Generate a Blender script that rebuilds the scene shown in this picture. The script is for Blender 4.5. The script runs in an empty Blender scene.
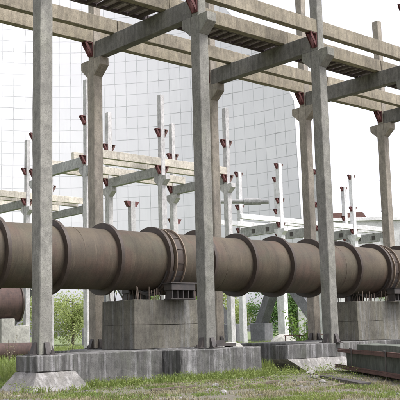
import bpy, bmesh, math, random
from mathutils import Vector, Matrix
random.seed(7)
PI = math.pi
S = bpy.context.scene
COL = S.collection
G = -0.92            # ground level; z = 0 is the foot of the near columns

# ------------------------------------------------------------------ materials
def nt(name):
    m = bpy.data.materials.new(name); m.use_nodes = True
    t = m.node_tree; t.nodes.clear()
    o = t.nodes.new('ShaderNodeOutputMaterial'); b = t.nodes.new('ShaderNodeBsdfPrincipled')
    t.links.new(b.outputs[0], o.inputs[0])
    return m, t, b
def N(t, kind, **kw):
    n = t.nodes.new(kind)
    for k, v in kw.items():
        if k in n.inputs: n.inputs[k].default_value = v
        else: setattr(n, k, v)
    return n
def pos(t, scale=(1, 1, 1), loc=(0, 0, 0)):
    g = t.nodes.new('ShaderNodeNewGeometry')
    mp = t.nodes.new('ShaderNodeMapping'); mp.inputs['Scale'].default_value = scale
    mp.inputs['Location'].default_value = loc
    t.links.new(g.outputs['Position'], mp.inputs['Vector'])
    return mp.outputs[0]
def noise(t, vec, scale, detail=4, rough=.6):
    n = N(t, 'ShaderNodeTexNoise'); n.inputs['Scale'].default_value = scale
    n.inputs['Detail'].default_value = detail; n.inputs['Roughness'].default_value = rough
    t.links.new(vec, n.inputs['Vector']); return n.outputs['Fac']
def ramp(t, fac, a, b, ca=(0, 0, 0, 1), cb=(1, 1, 1, 1)):
    r = t.nodes.new('ShaderNodeValToRGB'); e = r.color_ramp.elements
    e[0].position = a; e[0].color = ca; e[1].position = b; e[1].color = cb
    t.links.new(fac, r.inputs[0]); return r.outputs[0]
def mix(t, fac, a, b, mode='MIX'):
    m = t.nodes.new('ShaderNodeMix'); m.data_type = 'RGBA'; m.blend_type = mode
    for sock, v in ((m.inputs[0], fac), (m.inputs[6], a), (m.inputs[7], b)):
        if isinstance(v, (int, float)): sock.default_value = v
        elif isinstance(v, tuple): sock.default_value = v if len(v) == 4 else v + (1,)
        else: t.links.new(v, sock)
    return m.outputs[2]
def bump(t, b, h, strength=.4, dist=.02):
    n = t.nodes.new('ShaderNodeBump'); n.inputs['Strength'].default_value = strength
    n.inputs['Distance'].default_value = dist
    t.links.new(h, n.inputs['Height']); t.links.new(n.outputs[0], b.inputs['Normal'])
def c3(c, k=1): return (c[0]*k, c[1]*k, c[2]*k, 1)

def concrete(name, base, streak=.5, moss=None, mossamt=.3, dark=.35, fine=1., pale=None, sfreq=3.2):
    """weathered concrete: blotches, run-off streaks (world z), pores, moss"""
    m, t, b = nt(name)
    big = noise(t, pos(t), .9, 5, .6)
    col = mix(t, ramp(t, big, .3, .72), c3(base, .72), c3(base, 1.18))
    st = noise(t, pos(t, (1, 1, .07), (3, 7, 1)), sfreq, 6, .75)
    sm = ramp(t, st, .43, .66)
    sf = N(t, 'ShaderNodeMath', operation='MULTIPLY'); t.links.new(sm, sf.inputs[0]); sf.inputs[1].default_value = streak
    col = mix(t, sf.outputs[0], col, c3(base, dark))
    if pale:
        ps = ramp(t, noise(t, pos(t, (1, 1, .05), (9, 2, 4)), 4.5, 5, .7), .50, .62)
        pf = N(t, 'ShaderNodeMath', operation='MULTIPLY'); t.links.new(ps, pf.inputs[0]); pf.inputs[1].default_value = .8
        col = mix(t, pf.outputs[0], col, c3(pale))
    if moss:
        ms = ramp(t, noise(t, pos(t, (1, 1, .35), (5, 1, 8)), 1.3, 6, .7), .5, .72)
        mf = N(t, 'ShaderNodeMath', operation='MULTIPLY'); t.links.new(ms, mf.inputs[0]); mf.inputs[1].default_value = mossamt
        col = mix(t, mf.outputs[0], col, c3(moss))
    pore = noise(t, pos(t), 38, 4, .7)
    col = mix(t, ramp(t, pore, .3, .46), c3(base, .45), col)
    med = noise(t, pos(t, (1, 1, .6)), 7, 6, .75)
    col = mix(t, .55, col, ramp(t, med, .3, .7, (.22, .22, .22, 1), (.85, .85, .85, 1)), 'OVERLAY')
    pt = noise(t, pos(t, (1, 1, .5), (11, 5, 2)), 2.1, 7, .8)
    pm = N(t, 'ShaderNodeMath', operation='MULTIPLY'); t.links.new(ramp(t, pt, .56, .66), pm.inputs[0]); pm.inputs[1].default_value = .45
    col = mix(t, pm.outputs[0], col, c3(base, .42))
    oi = t.nodes.new('ShaderNodeObjectInfo'); mr = N(t, 'ShaderNodeMapRange'); mr.inputs[3].default_value = .84; mr.inputs[4].default_value = 1.12
    t.links.new(oi.outputs['Random'], mr.inputs[0]); hv = t.nodes.new('ShaderNodeHueSaturation')
    t.links.new(mr.outputs[0], hv.inputs['Value']); t.links.new(col, hv.inputs['Color']); col = hv.outputs[0]
    t.links.new(col, b.inputs['Base Color']); b.inputs['Roughness'].default_value = .9
    mm = N(t, 'ShaderNodeMath', operation='ADD'); t.links.new(pore, mm.inputs[0]); t.links.new(med, mm.inputs[1])
    bump(t, b, mm.outputs[0], .5 * fine, .02)
    return m
def rust(name, a, b_, c_, rough=.75, scale=1.6, streak=.5):
    m, t, b = nt(name)
    n1 = noise(t, pos(t), scale, 7, .65)
    col = mix(t, ramp(t, n1, .35, .68), c3(a), c3(b_))
    n2 = noise(t, pos(t, (1, 1, .15), (2, 2, 2)), scale * 2.4, 6, .7)
    f = N(t, 'ShaderNodeMath', operation='MULTIPLY'); t.links.new(ramp(t, n2, .45, .65), f.inputs[0]); f.inputs[1].default_value = streak
    col = mix(t, f.outputs[0], col, c3(c_))
    n3 = noise(t, pos(t), 30, 4, .7)
    col = mix(t, .3, col, ramp(t, n3, .3, .7, (.3, .3, .3, 1), (.9, .9, .9, 1)), 'OVERLAY')
    t.links.new(col, b.inputs['Base Color']); b.inputs['Roughness'].default_value = rough
    bump(t, b, n3, .25, .01)
    return m
M = {}
M['col_front'] = concrete('concrete_front', (.205, .20, .176), .35, (.19, .205, .13), .3, .5)
M['col_back'] = concrete('concrete_back', (.29, .26, .215), .45, (.20, .19, .12), .3, .5)
M['beam'] = concrete('concrete_beam', (.29, .255, .19), .65, (.24, .22, .13), .3, .4, sfreq=4.2)
M['cross'] = concrete('concrete_crossbeam', (.19, .183, .168), .75, (.16, .165, .10), .2, .42, sfreq=5)
M['far_col'] = concrete('concrete_far', (.44, .43, .42), .4, None, 0, .6)  # the far concretes carry haze as a paler base colour
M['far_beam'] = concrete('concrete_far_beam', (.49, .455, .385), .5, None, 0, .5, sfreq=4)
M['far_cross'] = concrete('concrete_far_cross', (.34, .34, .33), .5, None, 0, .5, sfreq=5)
M['white_col'] = concrete('concrete_white', (.66, .655, .65), .25, None, 0, .6)  # overexposed background glare put into a whiter base colour
M['wall'] = concrete('concrete_footing', (.115, .112, .106), .9, (.07, .085, .04), .4, .3, pale=(.27, .265, .265), sfreq=3.6)
M['wall_tall'] = concrete('concrete_block', (.14, .13, .105), .6, (.12, .118, .06), .35, .42, pale=(.17, .17, .16), sfreq=2.2)
M['pale'] = concrete('concrete_pale', (.42, .41, .37), .35, None, 0, .55)
M['leg'] = concrete('concrete_leg', (.17, .17, .18), .5, None, 0, .6)
M['pipe'] = None
M['ring'] = rust('ring_steel', (.036, .025, .019), (.058, .041, .030), (.022, .017, .013), .6, 3)
M['ring_edge'] = rust('ring_edge_steel', (.16, .12, .085), (.22, .17, .125), (.1, .07, .05), .6, 3)
M['steel'] = rust('dark_steel', (.03, .028, .027), (.06, .05, .045), (.04, .03, .025), .6, 4)
M['red'] = rust('red_primer', (.07, .02, .018), (.12, .034, .03), (.03, .014, .013), .7, 6)
M['rust'] = rust('rusty_steel', (.075, .035, .028), (.125, .065, .05), (.04, .022, .018), .8, 3)
M['deck'] = rust('deck_steel', (.06, .045, .045), (.11, .085, .085), (.04, .03, .03), .7, 3)
M['deckplate'] = rust('deck_plate', (.30, .26, .28), (.40, .35, .37), (.09, .06, .06), .7, 3)
M['rebar'] = rust('rebar_steel', (.10, .075, .06), (.16, .12, .09), (.05, .04, .035), .7, 6)
M['footing_pale'] = concrete('concrete_footing_pale', (.22, .21, .195), .6, (.10, .10, .06), .3, .4, pale=(.32, .31, .30))
M['panel'] = rust('green_grey_panel', (.065, .078, .058), (.13, .14, .115), (.04, .048, .036), .8, 3, .7)
M['bark'] = rust('bark', (.10, .085, .06), (.15, .12, .09), (.06, .05, .04), .9, 6)
M['weed_stick'] = rust('dead_wood', (.16, .13, .10), (.10, .08, .06), (.06, .05, .04), .9, 9)

def pipe_mat():
    m, t, b = nt('pipe_paint')
    a = noise(t, pos(t, (.8, 1, 1)), .75, 6, .6); a2 = noise(t, pos(t, (.9, 1, 1), (7, 3, 3)), .8, 5, .6)
    col = mix(t, ramp(t, a, .38, .62), (.058, .045, .030), (.092, .072, .046))
    col = mix(t, ramp(t, a2, .5, .66), col, (.080, .050, .035))
    col = mix(t, ramp(t, noise(t, pos(t, (.9, 1, 1), (1, 9, 5)), .7, 5, .6), .52, .7), col, (.070, .064, .040))
    def layer(fac, k, c):
        nonlocal col
        f = N(t, 'ShaderNodeMath', operation='MULTIPLY'); t.links.new(fac, f.inputs[0]); f.inputs[1].default_value = k
        col = mix(t, f.outputs[0], col, c)
    layer(ramp(t, noise(t, pos(t, (1, .12, .12), (3, 1, 6)), 5, 7, .8), .48, .66), .6, (.035, .026, .019))
    layer(ramp(t, noise(t, pos(t, (1, .10, .10), (8, 4, 1)), 7, 6, .8), .56, .68), .45, (.14, .11, .075))
    fl = noise(t, pos(t, (1, 1, 1), (2, 2, 9)), 3.2, 9, .8)
    layer(ramp(t, fl, .57, .63), .35, (.085, .045, .028))
    layer(ramp(t, noise(t, pos(t, (1, 1, 1), (6, 2, 3)), 9, 8, .8), .60, .66), .6, (.026, .02, .016))
    fine = noise(t, pos(t), 34, 4, .7)
    col = mix(t, .35, col, ramp(t, fine, .3, .7, (.3, .3, .3, 1), (.8, .8, .8, 1)), 'OVERLAY')
    t.links.new(col, b.inputs['Base Color']); b.inputs['Roughness'].default_value = .74
    mm = N(t, 'ShaderNodeMath', operation='ADD'); t.links.new(fine, mm.inputs[0]); t.links.new(fl, mm.inputs[1])
    bump(t, b, mm.outputs[0], .35, .012)
    return m
M['pipe'] = pipe_mat()
def leafmat(name, a, b_, tr=.35):
    m, t, b = nt(name)
    n1 = noise(t, pos(t), .5, 4, .6); n2 = noise(t, pos(t), 9, 3, .6)
    col = mix(t, ramp(t, n1, .35, .65), c3(a), c3(b_))
    col = mix(t, ramp(t, n2, .35, .7), col, c3(b_, 1.25))
    t.links.new(col, b.inputs['Base Color']); b.inputs['Roughness'].default_value = .6
    tl = t.nodes.new('ShaderNodeBsdfTranslucent'); t.links.new(col, tl.inputs[0])
    ms = t.nodes.new('ShaderNodeMixShader'); ms.inputs[0].default_value = tr
    t.links.new(b.outputs[0], ms.inputs[1]); t.links.new(tl.outputs[0], ms.inputs[2])
    out = [n for n in t.nodes if n.type == 'OUTPUT_MATERIAL'][0]
    t.links.new(ms.outputs[0], out.inputs[0])
    return m
M['leaf'] = leafmat('leaf', (.08, .17, .03), (.20, .31, .07), .5)
M['leaf_pale'] = leafmat('leaf_pale', (.26, .34, .10), (.45, .50, .22), .6)  # washed-out glare put into the leaf colour, paler than real leaves
M['leaf_deep'] = leafmat('leaf_deep', (.07, .15, .045), (.15, .26, .08), .5)
M['grass'] = leafmat('grass_blade', (.09, .15, .03), (.19, .23, .06), .4)
M['straw'] = leafmat('straw_blade', (.15, .14, .07), (.24, .215, .13), .2)

def tower_mat():
    m, t, b = nt('tower_shell')
    uv = t.nodes.new('ShaderNodeUVMap').outputs[0]
    def brick(w, h, off, mort):
        br = t.nodes.new('ShaderNodeTexBrick')
        br.offset = off; br.inputs['Scale'].default_value = 1
        br.inputs['Brick Width'].default_value = w; br.inputs['Row Height'].default_value = h
        br.inputs['Mortar Size'].default_value = mort; br.inputs['Mortar Smooth'].default_value = .45
        br.inputs['Color1'].default_value = (0, 0, 0, 1); br.inputs['Color2'].default_value = (1, 1, 1, 1)
        br.inputs['Mortar'].default_value = (.5, .5, .5, 1)
        # a wobble so that joints are not ruler-straight
        nn = t.nodes.new('ShaderNodeTexNoise'); nn.inputs['Scale'].default_value = .35
        t.links.new(uv, nn.inputs['Vector'])
        sc = t.nodes.new('ShaderNodeVectorMath'); sc.operation = 'SCALE'; sc.inputs[3].default_value = .2
        t.links.new(nn.outputs['Color'], sc.inputs[0])
        ad = t.nodes.new('ShaderNodeVectorMath'); ad.operation = 'ADD'
        t.links.new(uv, ad.inputs[0]); t.links.new(sc.outputs[0], ad.inputs[1])
        t.links.new(ad.outputs[0], br.inputs['Vector'])
        return br
    br = brick(1.55, 1.55, .0, .05); br2 = brick(3.1, 1.55, .5, .07)
    base = mix(t, br.outputs['Color'], (.715, .71, .735), (.765, .76, .78))  # panel colour raised to carry the haze over the far shell
    blot = noise(t, pos(t, (1, 1, .6)), .12, 6, .65)
    base = mix(t, ramp(t, blot, .35, .65), c3((.69, .685, .715)), base)
    lm = N(t, 'ShaderNodeMath', operation='MULTIPLY'); t.links.new(br.outputs['Fac'], lm.inputs[0])
    t.links.new(ramp(t, noise(t, pos(t, (1, 1, 1.5)), .3, 5, .7), .38, .62, (.6, .6, .6, 1), (1, 1, 1, 1)), lm.inputs[1])
    col = mix(t, lm.outputs[0], base, (.43, .43, .45))
    l2 = N(t, 'ShaderNodeMath', operation='MULTIPLY'); t.links.new(br2.outputs['Fac'], l2.inputs[0])
    t.links.new(ramp(t, noise(t, pos(t, (1, 1, 1.5), (8, 3, 1)), .25, 5, .7), .52, .68), l2.inputs[1])
    col = mix(t, l2.outputs[0], col, (.33, .33, .34))
    stn = ramp(t, noise(t, pos(t, (1, 1, .12)), .45, 6, .75), .5, .75)
    sf = N(t, 'ShaderNodeMath', operation='MULTIPLY'); t.links.new(stn, sf.inputs[0]); sf.inputs[1].default_value = .55
    col = mix(t, sf.outputs[0], col, (.60, .595, .62))
    t.links.new(col, b.inputs['Base Color']); b.inputs['Roughness'].default_value = .9
    return m
M['tower'] = tower_mat()

def ground_mat():
    m, t, b = nt('ground')
    n1 = noise(t, pos(t), .35, 6, .65); n2 = noise(t, pos(t, loc=(4, 4, 0)), 2.3, 7, .75); n3 = noise(t, pos(t), 14, 5, .75)
    green = mix(t, ramp(t, n2, .35, .65), (.07, .09, .035), (.14, .165, .065))
    soil = mix(t, ramp(t, n3, .3, .7), (.065, .055, .042), (.21, .19, .15))
    f = mix(t, .5, ramp(t, n1, .3, .7), ramp(t, n2, .3, .7))
    col = mix(t, ramp(t, f, .42, .6), green, soil)
    # the grass takes over beyond the trestle: more soil only on the trodden strip in front of it
    g = t.nodes.new('ShaderNodeNewGeometry'); sp = t.nodes.new('ShaderNodeSeparateXYZ'); t.links.new(g.outputs['Position'], sp.inputs[0])
    strip = N(t, 'ShaderNodeMapRange'); strip.inputs[1].default_value = -.8; strip.inputs[2].default_value = -3.0
    t.links.new(sp.outputs['Y'], strip.inputs[0])
    farther = N(t, 'ShaderNodeMapRange'); farther.inputs[1].default_value = 8; farther.inputs[2].default_value = 25
    t.links.new(sp.outputs['Y'], farther.inputs[0])
    col = mix(t, farther.outputs[0], col, mix(t, ramp(t, n1, .3, .7), (.10, .135, .05), (.15, .18, .08)))
    sm = N(t, 'ShaderNodeMath', operation='MULTIPLY'); t.links.new(strip.outputs[0], sm.inputs[0])
    t.links.new(ramp(t, n2, .30, .52), sm.inputs[1])
    col = mix(t, sm.outputs[0], col, soil)
    t.links.new(col, b.inputs['Base Color']); b.inputs['Roughness'].default_value = 1
    bump(t, b, n3, .8, .05)
    return m
M['ground'] = ground_mat()

# ------------------------------------------------------------------ mesh helpers
class MB:
    def __init__(s): s.bm = bmesh.new()
    def box(s, x0, x1, y0, y1, z0, z1, bev=0.0, mat=None):
        b = bmesh.new()
        bmesh.ops.create_cube(b, size=1)
        for v in b.verts:
            v.co = Vector(((x0+x1)/2 + v.co.x*(x1-x0), (y0+y1)/2 + v.co.y*(y1-y0), (z0+z1)/2 + v.co.z*(z1-z0)))
        if bev: bmesh.ops.bevel(b, geom=list(b.edges), offset=bev, segments=1, affect='EDGES', profile=.5)
        if mat is not None: b.transform(mat)
        s.add(b)
    def add(s, b):
        me = bpy.data.meshes.new('t'); b.to_mesh(me); b.free(); s.bm.from_mesh(me); bpy.data.meshes.remove(me)
    def prism(s, pts, axis, a0, a1, bev=0.0):
        """pts = list of 2-D outline points, extruded along axis ('x','y','z')"""
        b = bmesh.new()
        def P(p, a):
            return {'x': (a, p[0], p[1]), 'y': (p[0], a, p[1]), 'z': (p[0], p[1], a)}[axis]
        v0 = [b.verts.new(P(p, a0)) for p in pts]; v1 = [b.verts.new(P(p, a1)) for p in pts]
        b.faces.new(v0); b.faces.new(v1[::-1]); n = len(pts)
        for i in range(n): b.faces.new((v0[i], v1[i], v1[(i+1) % n], v0[(i+1) % n]))
        bmesh.ops.recalc_face_normals(b, faces=b.faces)
        if bev: bmesh.ops.bevel(b, geom=list(b.edges), offset=bev, segments=1, affect='EDGES', profile=.5)
        s.add(b)
    def bar(s, p, q, w, h=None):
        p = Vector(p); q = Vector(q); d = q - p; L = d.length
        mt = Matrix.Translation((p+q)/2) @ d.to_track_quat('Z', 'Y').to_matrix().to_4x4()
        s.box(-w/2, w/2, -(h or w)/2, (h or w)/2, -L/2, L/2, 0, mt)
    def tube(s, p, q, r, r2=None, n=10, cap=True):
        p = Vector(p); q = Vector(q); d = q - p; b = bmesh.new()
        bmesh.ops.create_cone(b, cap_ends=cap, segments=n, radius1=r, radius2=r if r2 is None else r2, depth=d.length)
        b.transform(Matrix.Translation((p+q)/2) @ d.to_track_quat('Z', 'Y').to_matrix().to_4x4()); s.add(b)
    def ring(s, x0, x1, ri, ro, cy, cz, n=128, a0=0, a1=2*PI):
        """annular ring round the X axis"""
        b = bmesh.new(); full = abs(a1-a0-2*PI) < 1e-6; k = n if full else n+1
        rows = []
        for i in range(k):
            a = a0 + (a1-a0)*i/n; c, s_ = math.cos(a), math.sin(a)
            rows.append([b.verts.new((x, cy+r*c, cz+r*s_)) for x, r in ((x0, ri), (x0, ro), (x1, ro), (x1, ri))])
        for i in range(n):
            A = rows[i]; B = rows[(i+1) % k]
            for j in range(4): b.faces.new((A[j], A[(j+1) % 4], B[(j+1) % 4], B[j]))
        if not full: b.faces.new(rows[0]); b.faces.new(rows[-1][::-1])
        bmesh.ops.recalc_face_normals(b, faces=b.faces); s.add(b)
    def chip(s, cuts=0, amp=.006, seed=1, edge=0.0):
        """uneven edges: subdivide the long edges and shift the vertices a little"""
        r = random.Random(seed)
        if cuts:
            long = [e for e in s.bm.edges if e.calc_length() > 1.0]
            for _ in range(1):
                bmesh.ops.subdivide_edges(s.bm, edges=long, cuts=cuts, use_grid_fill=True)
            r2 = random.Random(seed+1)
            for v in s.bm.verts:
                if len(v.link_edges) >= 3 and r2.random() < edge: v.co.x *= 1-r2.uniform(.02, .07) if abs(v.co.x) < .5 else 1
        for v in s.bm.verts: v.co += Vector((r.uniform(-amp, amp), r.uniform(-amp, amp), r.uniform(-amp, amp)))
    def obj(s, name, mat, parent=None, loc=None, smooth=False):
        me = bpy.data.meshes.new(name); s.bm.to_mesh(me); s.bm.free()
        me.materials.append(mat)
        if smooth:
            for f in me.polygons: f.use_smooth = True
        o = bpy.data.objects.new(name, me); COL.objects.link(o)
        if parent: o.parent = parent
        if loc: o.location = loc
        return o
def tag(o, label, cat, group=None):
    o['label'] = label; o['category'] = cat; o['kind'] = 'thing'
    if group: o['group'] = group
    return o
def thing(name, label, cat, loc=(0, 0, 0), group=None):
    o = bpy.data.objects.new(name, None); COL.objects.link(o); o.location = loc
    o.empty_display_size = .2
    return tag(o, label, cat, group)
def dup(root, loc, label, rz=None):
    def rec(o, parent):
        c = o.copy(); COL.objects.link(c)
        if parent: c.parent = parent
        for ch in [k for k in COL.objects if k.parent == o]: rec(ch, c)
        return c
    r = rec(root, None); r.location = loc; r['label'] = label
    if rz is not None: r.rotation_euler.z = rz
    return r
def struct(o): o['kind'] = 'structure'; return o

# ------------------------------------------------------------------ trestle kit
ZB, ZT, ZL = 10.86, 11.52, 12.04      # underside and top of cross beams, top of long beams
TOP = 16.4
def column_proto(name, label, cat, mshaft, group, shoes=True, base=0.0, lower=(.20, .215), upper=(.165, .18), top=TOP, corb=True, brz=(ZT, 14.05), nobr=False):
    r = thing(name, label, cat, (0, 0, 0), group)
    m = MB(); lx, ly = lower; ux, uy = upper
    m.box(-lx, lx, -ly, ly, base, ZB + .0, .018)
    m.chip(26, .004, 3, .12)
    m2 = MB(); m2.box(-ux, ux, -uy, uy, ZB + .002, top, .016); m2.chip(14, .004, 5, .12)
    m2.bm.verts.ensure_lookup_table()
    me = bpy.data.meshes.new('t'); m2.bm.to_mesh(me); m2.bm.free(); m.bm.from_mesh(me); bpy.data.meshes.remove(me)
    m.obj('shaft', mshaft, r)
    if corb:
        for s in (-1, 1):
            c = MB()
            pts = [(s*(ly-.0), ZB), (s*(ly+.42), ZB), (s*(ly+.42), ZB-.30), (s*(ly+.0), ZB-.66)]
            c.prism(pts, 'x', -lx-.004, lx+.004, .012); c.chip(0, .006, 4)
            c.obj('corbel', mshaft, r)
    for z in brz:
        for s in (-1, 1):
            c = MB(); x0 = ux + .012
            X = lambda d: s*(x0+d)
            def bx(a, b_, y0, y1, z0, z1):
                xa, xb = sorted((X(a), X(b_))); c.box(xa, xb, y0, y1, z0, z1)
            bx(-.01, .34, -.13, .13, z-.035, z-.002)
            bx(-.01, .02, -.13, .13, z-.55, z-.038)
            for y in (-.12, .10):
                c.prism([(X(.24), z-.04), (X(.33), z-.04), (X(.33), z-.10), (X(.04), z-.53), (X(.02), z-.40)], 'y', y, y+.02)
            c.bar((X(.31), 0, z-.07), (X(.04), 0, z-.53), .03, .19)
            if s > 0 and nobr and z == ZT: c.bm.free(); continue
            c.obj('steel_bracket', M['red'] if s < 0 else M['rust'], r)
    if shoes:
        for (sx, sy) in ((-1, 0), (0, -1), (1, 0), (0, 1)):
            c = MB()
            if sx:
                xa, xb = sorted((sx*(lx+.004), sx*(lx+.13)))
                c.prism([(sx*(lx+.004), .02), (sx*(lx+.15), .02), (sx*(lx+.05), .30), (sx*(lx+.004), .34)], 'y', -.09, .09)
                c.box(min(sx*(lx+.02), sx*(lx+.24)), max(sx*(lx+.02), sx*(lx+.24)), -.14, .14, 0, .03)
                c.tube((sx*(lx+.18), .05, .0), (sx*(lx+.18), .05, .12), .02)
            else:
                c.prism([(sy*(ly+.004), .02), (sy*(ly+.15), .02), (sy*(ly+.05), .30), (sy*(ly+.004), .34)], 'x', -.08, .08)
                c.box(-.13, .13, min(sy*(ly+.02), sy*(ly+.24)), max(sy*(ly+.02), sy*(ly+.24)), 0, .03)
                c.tube((.05, sy*(ly+.18), 0), (.05, sy*(ly+.18), .12), .02)
            c.obj('anchor_shoe', M['steel'], r)
    return r
ordn = ['first', 'second', 'third', 'fourth', 'fifth', 'sixth', 'seventh', 'eighth', 'ninth', 'tenth']

def cross_mesh(seed):
    m = MB(); m.box(-.17, .17, .225, 5.775, ZB+.003, ZT-.003, .015)
    m.chip(16, .005, seed, .12); return m
def long_mesh(L, seed):
    m = MB(); m.box(.012, L-.012, -.14, .14, ZT, ZL, .014)
    m.chip(16, .006, seed); return m

# ---- near trestle: columns
F = column_proto('concrete_column', 'leftmost tall grey-green concrete column, in front of the big pipe on the flared footing', 'column', M['col_front'], 'tall columns carrying the overhead frame', nobr=True)
flab = {6: 'tall grey-green concrete column in front of the pipe at the middle of the photo',
        12: 'tall grey-green concrete column in front of the pipe, beside the rusty railed panel',
        18: 'tall column just at the right edge, in front of the pipe with a double ring'}
for X, l in flab.items(): dup(F, (X, 0, 0), l)
B = column_proto('concrete_column', 'leftmost brown-grey column behind the pipe, left of the first concrete block', 'column', M['col_back'], 'tall columns carrying the overhead frame')
B.location = (6, 6, 0)
blab = {12: 'brown-grey column behind the pipe, half hidden by the middle front column',
        18: 'brown-grey column behind the pipe, just left of the third front column',
        24: 'rightmost brown-grey column behind the pipe, standing alone against white sky'}
for X, l in blab.items(): dup(B, (X, 6, 0), l)

# ---- cross beams
xl = {0: 'concrete cross beam at the top left corner running back from the leftmost front column',
      6: 'grey concrete cross beam from the middle front column back to the leftmost rear column',
      12: 'grey concrete cross beam from the third front column back over the half hidden rear column',
      18: 'grey concrete cross beam at right, ending on the rear column beside the third front column',
      24: 'dark grey cross beam at the right edge resting on the column alone against the sky'}
for i, (X, l) in enumerate(xl.items()):
    o = cross_mesh(20+i).obj('cross_beam', M['cross'], None, (X, 0, 0)); tag(o, l, 'beam', 'cross beams of the near trestle')
# ---- long beams
rows = {0: ('outermost long beam, at the front columns', [6, 12]),
        1.65: ('second long beam, in front of the walkway', [0, 6, 12, 18]),
        4.66: ('third long beam, behind the walkway', [0, 6, 12, 18, 24]),
        6: ('rearmost long beam, at the rear columns', [0, 6, 12, 18, 24])}
bay = {0: 'in the leftmost bay of the near frame', 6: 'in the bay left of and over the middle front column',
       12: 'in the bay right of the middle front column', 18: 'in the bay right of the third front column',
       24: 'in the bay at the right edge of the photo'}
bay = {0: 'left bay above the leftmost front column', 6: 'bay between the middle and third front columns',
       12: 'bay right of the third front column', 18: 'bay before the lone rear column at right', 24: 'last bay at the right edge'}
k = 0
for Y, (d, xs) in rows.items():
    for X in xs:
        k += 1
        o = long_mesh(6, 40+k).obj('long_beam', M['beam'], None, (X, Y, 0))
        tag(o, d + ', ' + bay[X], 'beam', 'long beams of the near trestle')
# ---- steel walkway between the second and third beams
def walkway(X, label, seed):
    r = thing('steel_walkway', label, 'walkway', (X, 0, 0), 'steel walkways on the near trestle')
    rr = random.Random(seed)
    c = MB()
    for y in (1.84, 2.78): c.box(.02, 5.98, y-.04, y+.04, ZT+.002, ZT+.20)
    c.obj('side_channel', M['deck'], r)
    c = MB(); x = .35
    while x < 5.9:
        c.box(x-.05, x+.05, 1.885, 2.735, ZT+.01, ZT+.10); x += .44
    c.obj('rung_set', M['deck'], r)
    x = .02; i = 0
    while x < 5.9:
        w = rr.choice((.8, 1.1, 1.3)); x1 = min(5.98, x+w)
        if rr.random() < .9:
            c = MB(); mt = Matrix.Translation((0, 0, rr.uniform(0, .02)))
            c.box(x+.008, x1-.008, 1.89, 2.73, ZT+.104, ZT+.12, 0, mt)
            c.obj('deck_plate', M['deckplate'], r)
        x = x1; i += 1
    return r
for i, (X, l) in enumerate({0: 'dark rusty steel walkway overhead in the left bay', 6: 'dark rusty steel walkway overhead between middle and third front columns',
                            12: 'dark rusty steel walkway overhead right of the third front column', 18: 'dark rusty steel walkway overhead in the bay at right'}.items()):
    walkway(X, l, 60+i)

# ---- rack behind (rows y = 24 and 30)
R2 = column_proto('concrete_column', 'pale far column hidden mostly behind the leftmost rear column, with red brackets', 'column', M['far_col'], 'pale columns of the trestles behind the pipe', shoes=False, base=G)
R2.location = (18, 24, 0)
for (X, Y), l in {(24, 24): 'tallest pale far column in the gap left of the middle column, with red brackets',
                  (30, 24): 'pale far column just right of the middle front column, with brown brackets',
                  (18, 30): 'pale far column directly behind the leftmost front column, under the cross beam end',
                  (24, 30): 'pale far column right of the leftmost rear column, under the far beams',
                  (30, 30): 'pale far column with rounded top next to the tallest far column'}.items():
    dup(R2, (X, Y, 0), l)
for i, (X, l) in enumerate({18: 'far grey cross beam between the leftmost front and leftmost rear near columns',
                            24: 'far grey cross beam in the gap left of the tallest pale far column',
                            30: 'far grey cross beam mostly hidden behind the middle front column'}.items()):
    o = cross_mesh(80+i).obj('cross_beam', M['far_cross'], None, (X, 24, 0)); tag(o, l, 'beam', 'cross beams of the far trestles')
for X in (18, 24):
    for j, (Y, d) in enumerate(((24, 'nearest'), (25.65, 'second'), (28.66, 'third'), (30, 'rearmost'))):
        k += 1
        o = long_mesh(6, 100+k).obj('long_beam', M['far_beam'], None, (X, Y, 0))
        tag(o, '%s of four middle trestle beams, %s' % (d, 'left of the tallest far column' if X == 18 else 'right of the tallest far column'), 'beam', 'long beams of the far trestles')
# ---- third rack (rows y = 41.3 and 47.3)
YA = 41.3
R3 = dup(R2, (24, YA, 0), 'pale far column at far left, left of the leftmost front column')
for (X, Y), l in {(30, YA): 'farther pale column hidden behind the leftmost rear column',
                  (18, YA): 'farther pale column beyond the left edge of the photo',
                  (24, YA+6): 'farther pale column at the left edge behind the beams',
                  (30, YA+6): 'farther pale column right beside the leftmost front column, seen below the pipe'}.items():
    dup(R2, (X, Y, 0), l)
for i, (X, l) in enumerate({24: 'low grey far cross beam at the left edge of the photo', 30: 'low grey far cross beam above the pipe, left of the leftmost rear column'}.items()):
    o = cross_mesh(90+i).obj('cross_beam', M['far_cross'], None, (X, YA, 0)); tag(o, l, 'beam', 'cross beams of the far trestles')
for X in (18, 24):
    for (Y, d) in ((YA, 'nearest'), (YA+1.65, 'second'), (YA+4.66, 'third'), (YA+6, 'rearmost')):
        k += 1
        o = long_mesh(6, 100+k).obj('long_beam', M['far_beam'], None, (X, Y, 0))
        tag(o, '%s of four beams of the farthest left trestle, %s' % (d, 'reaching the left edge' if X == 18 else 'either side of the leftmost front column'), 'beam', 'long beams of the far trestles')
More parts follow.
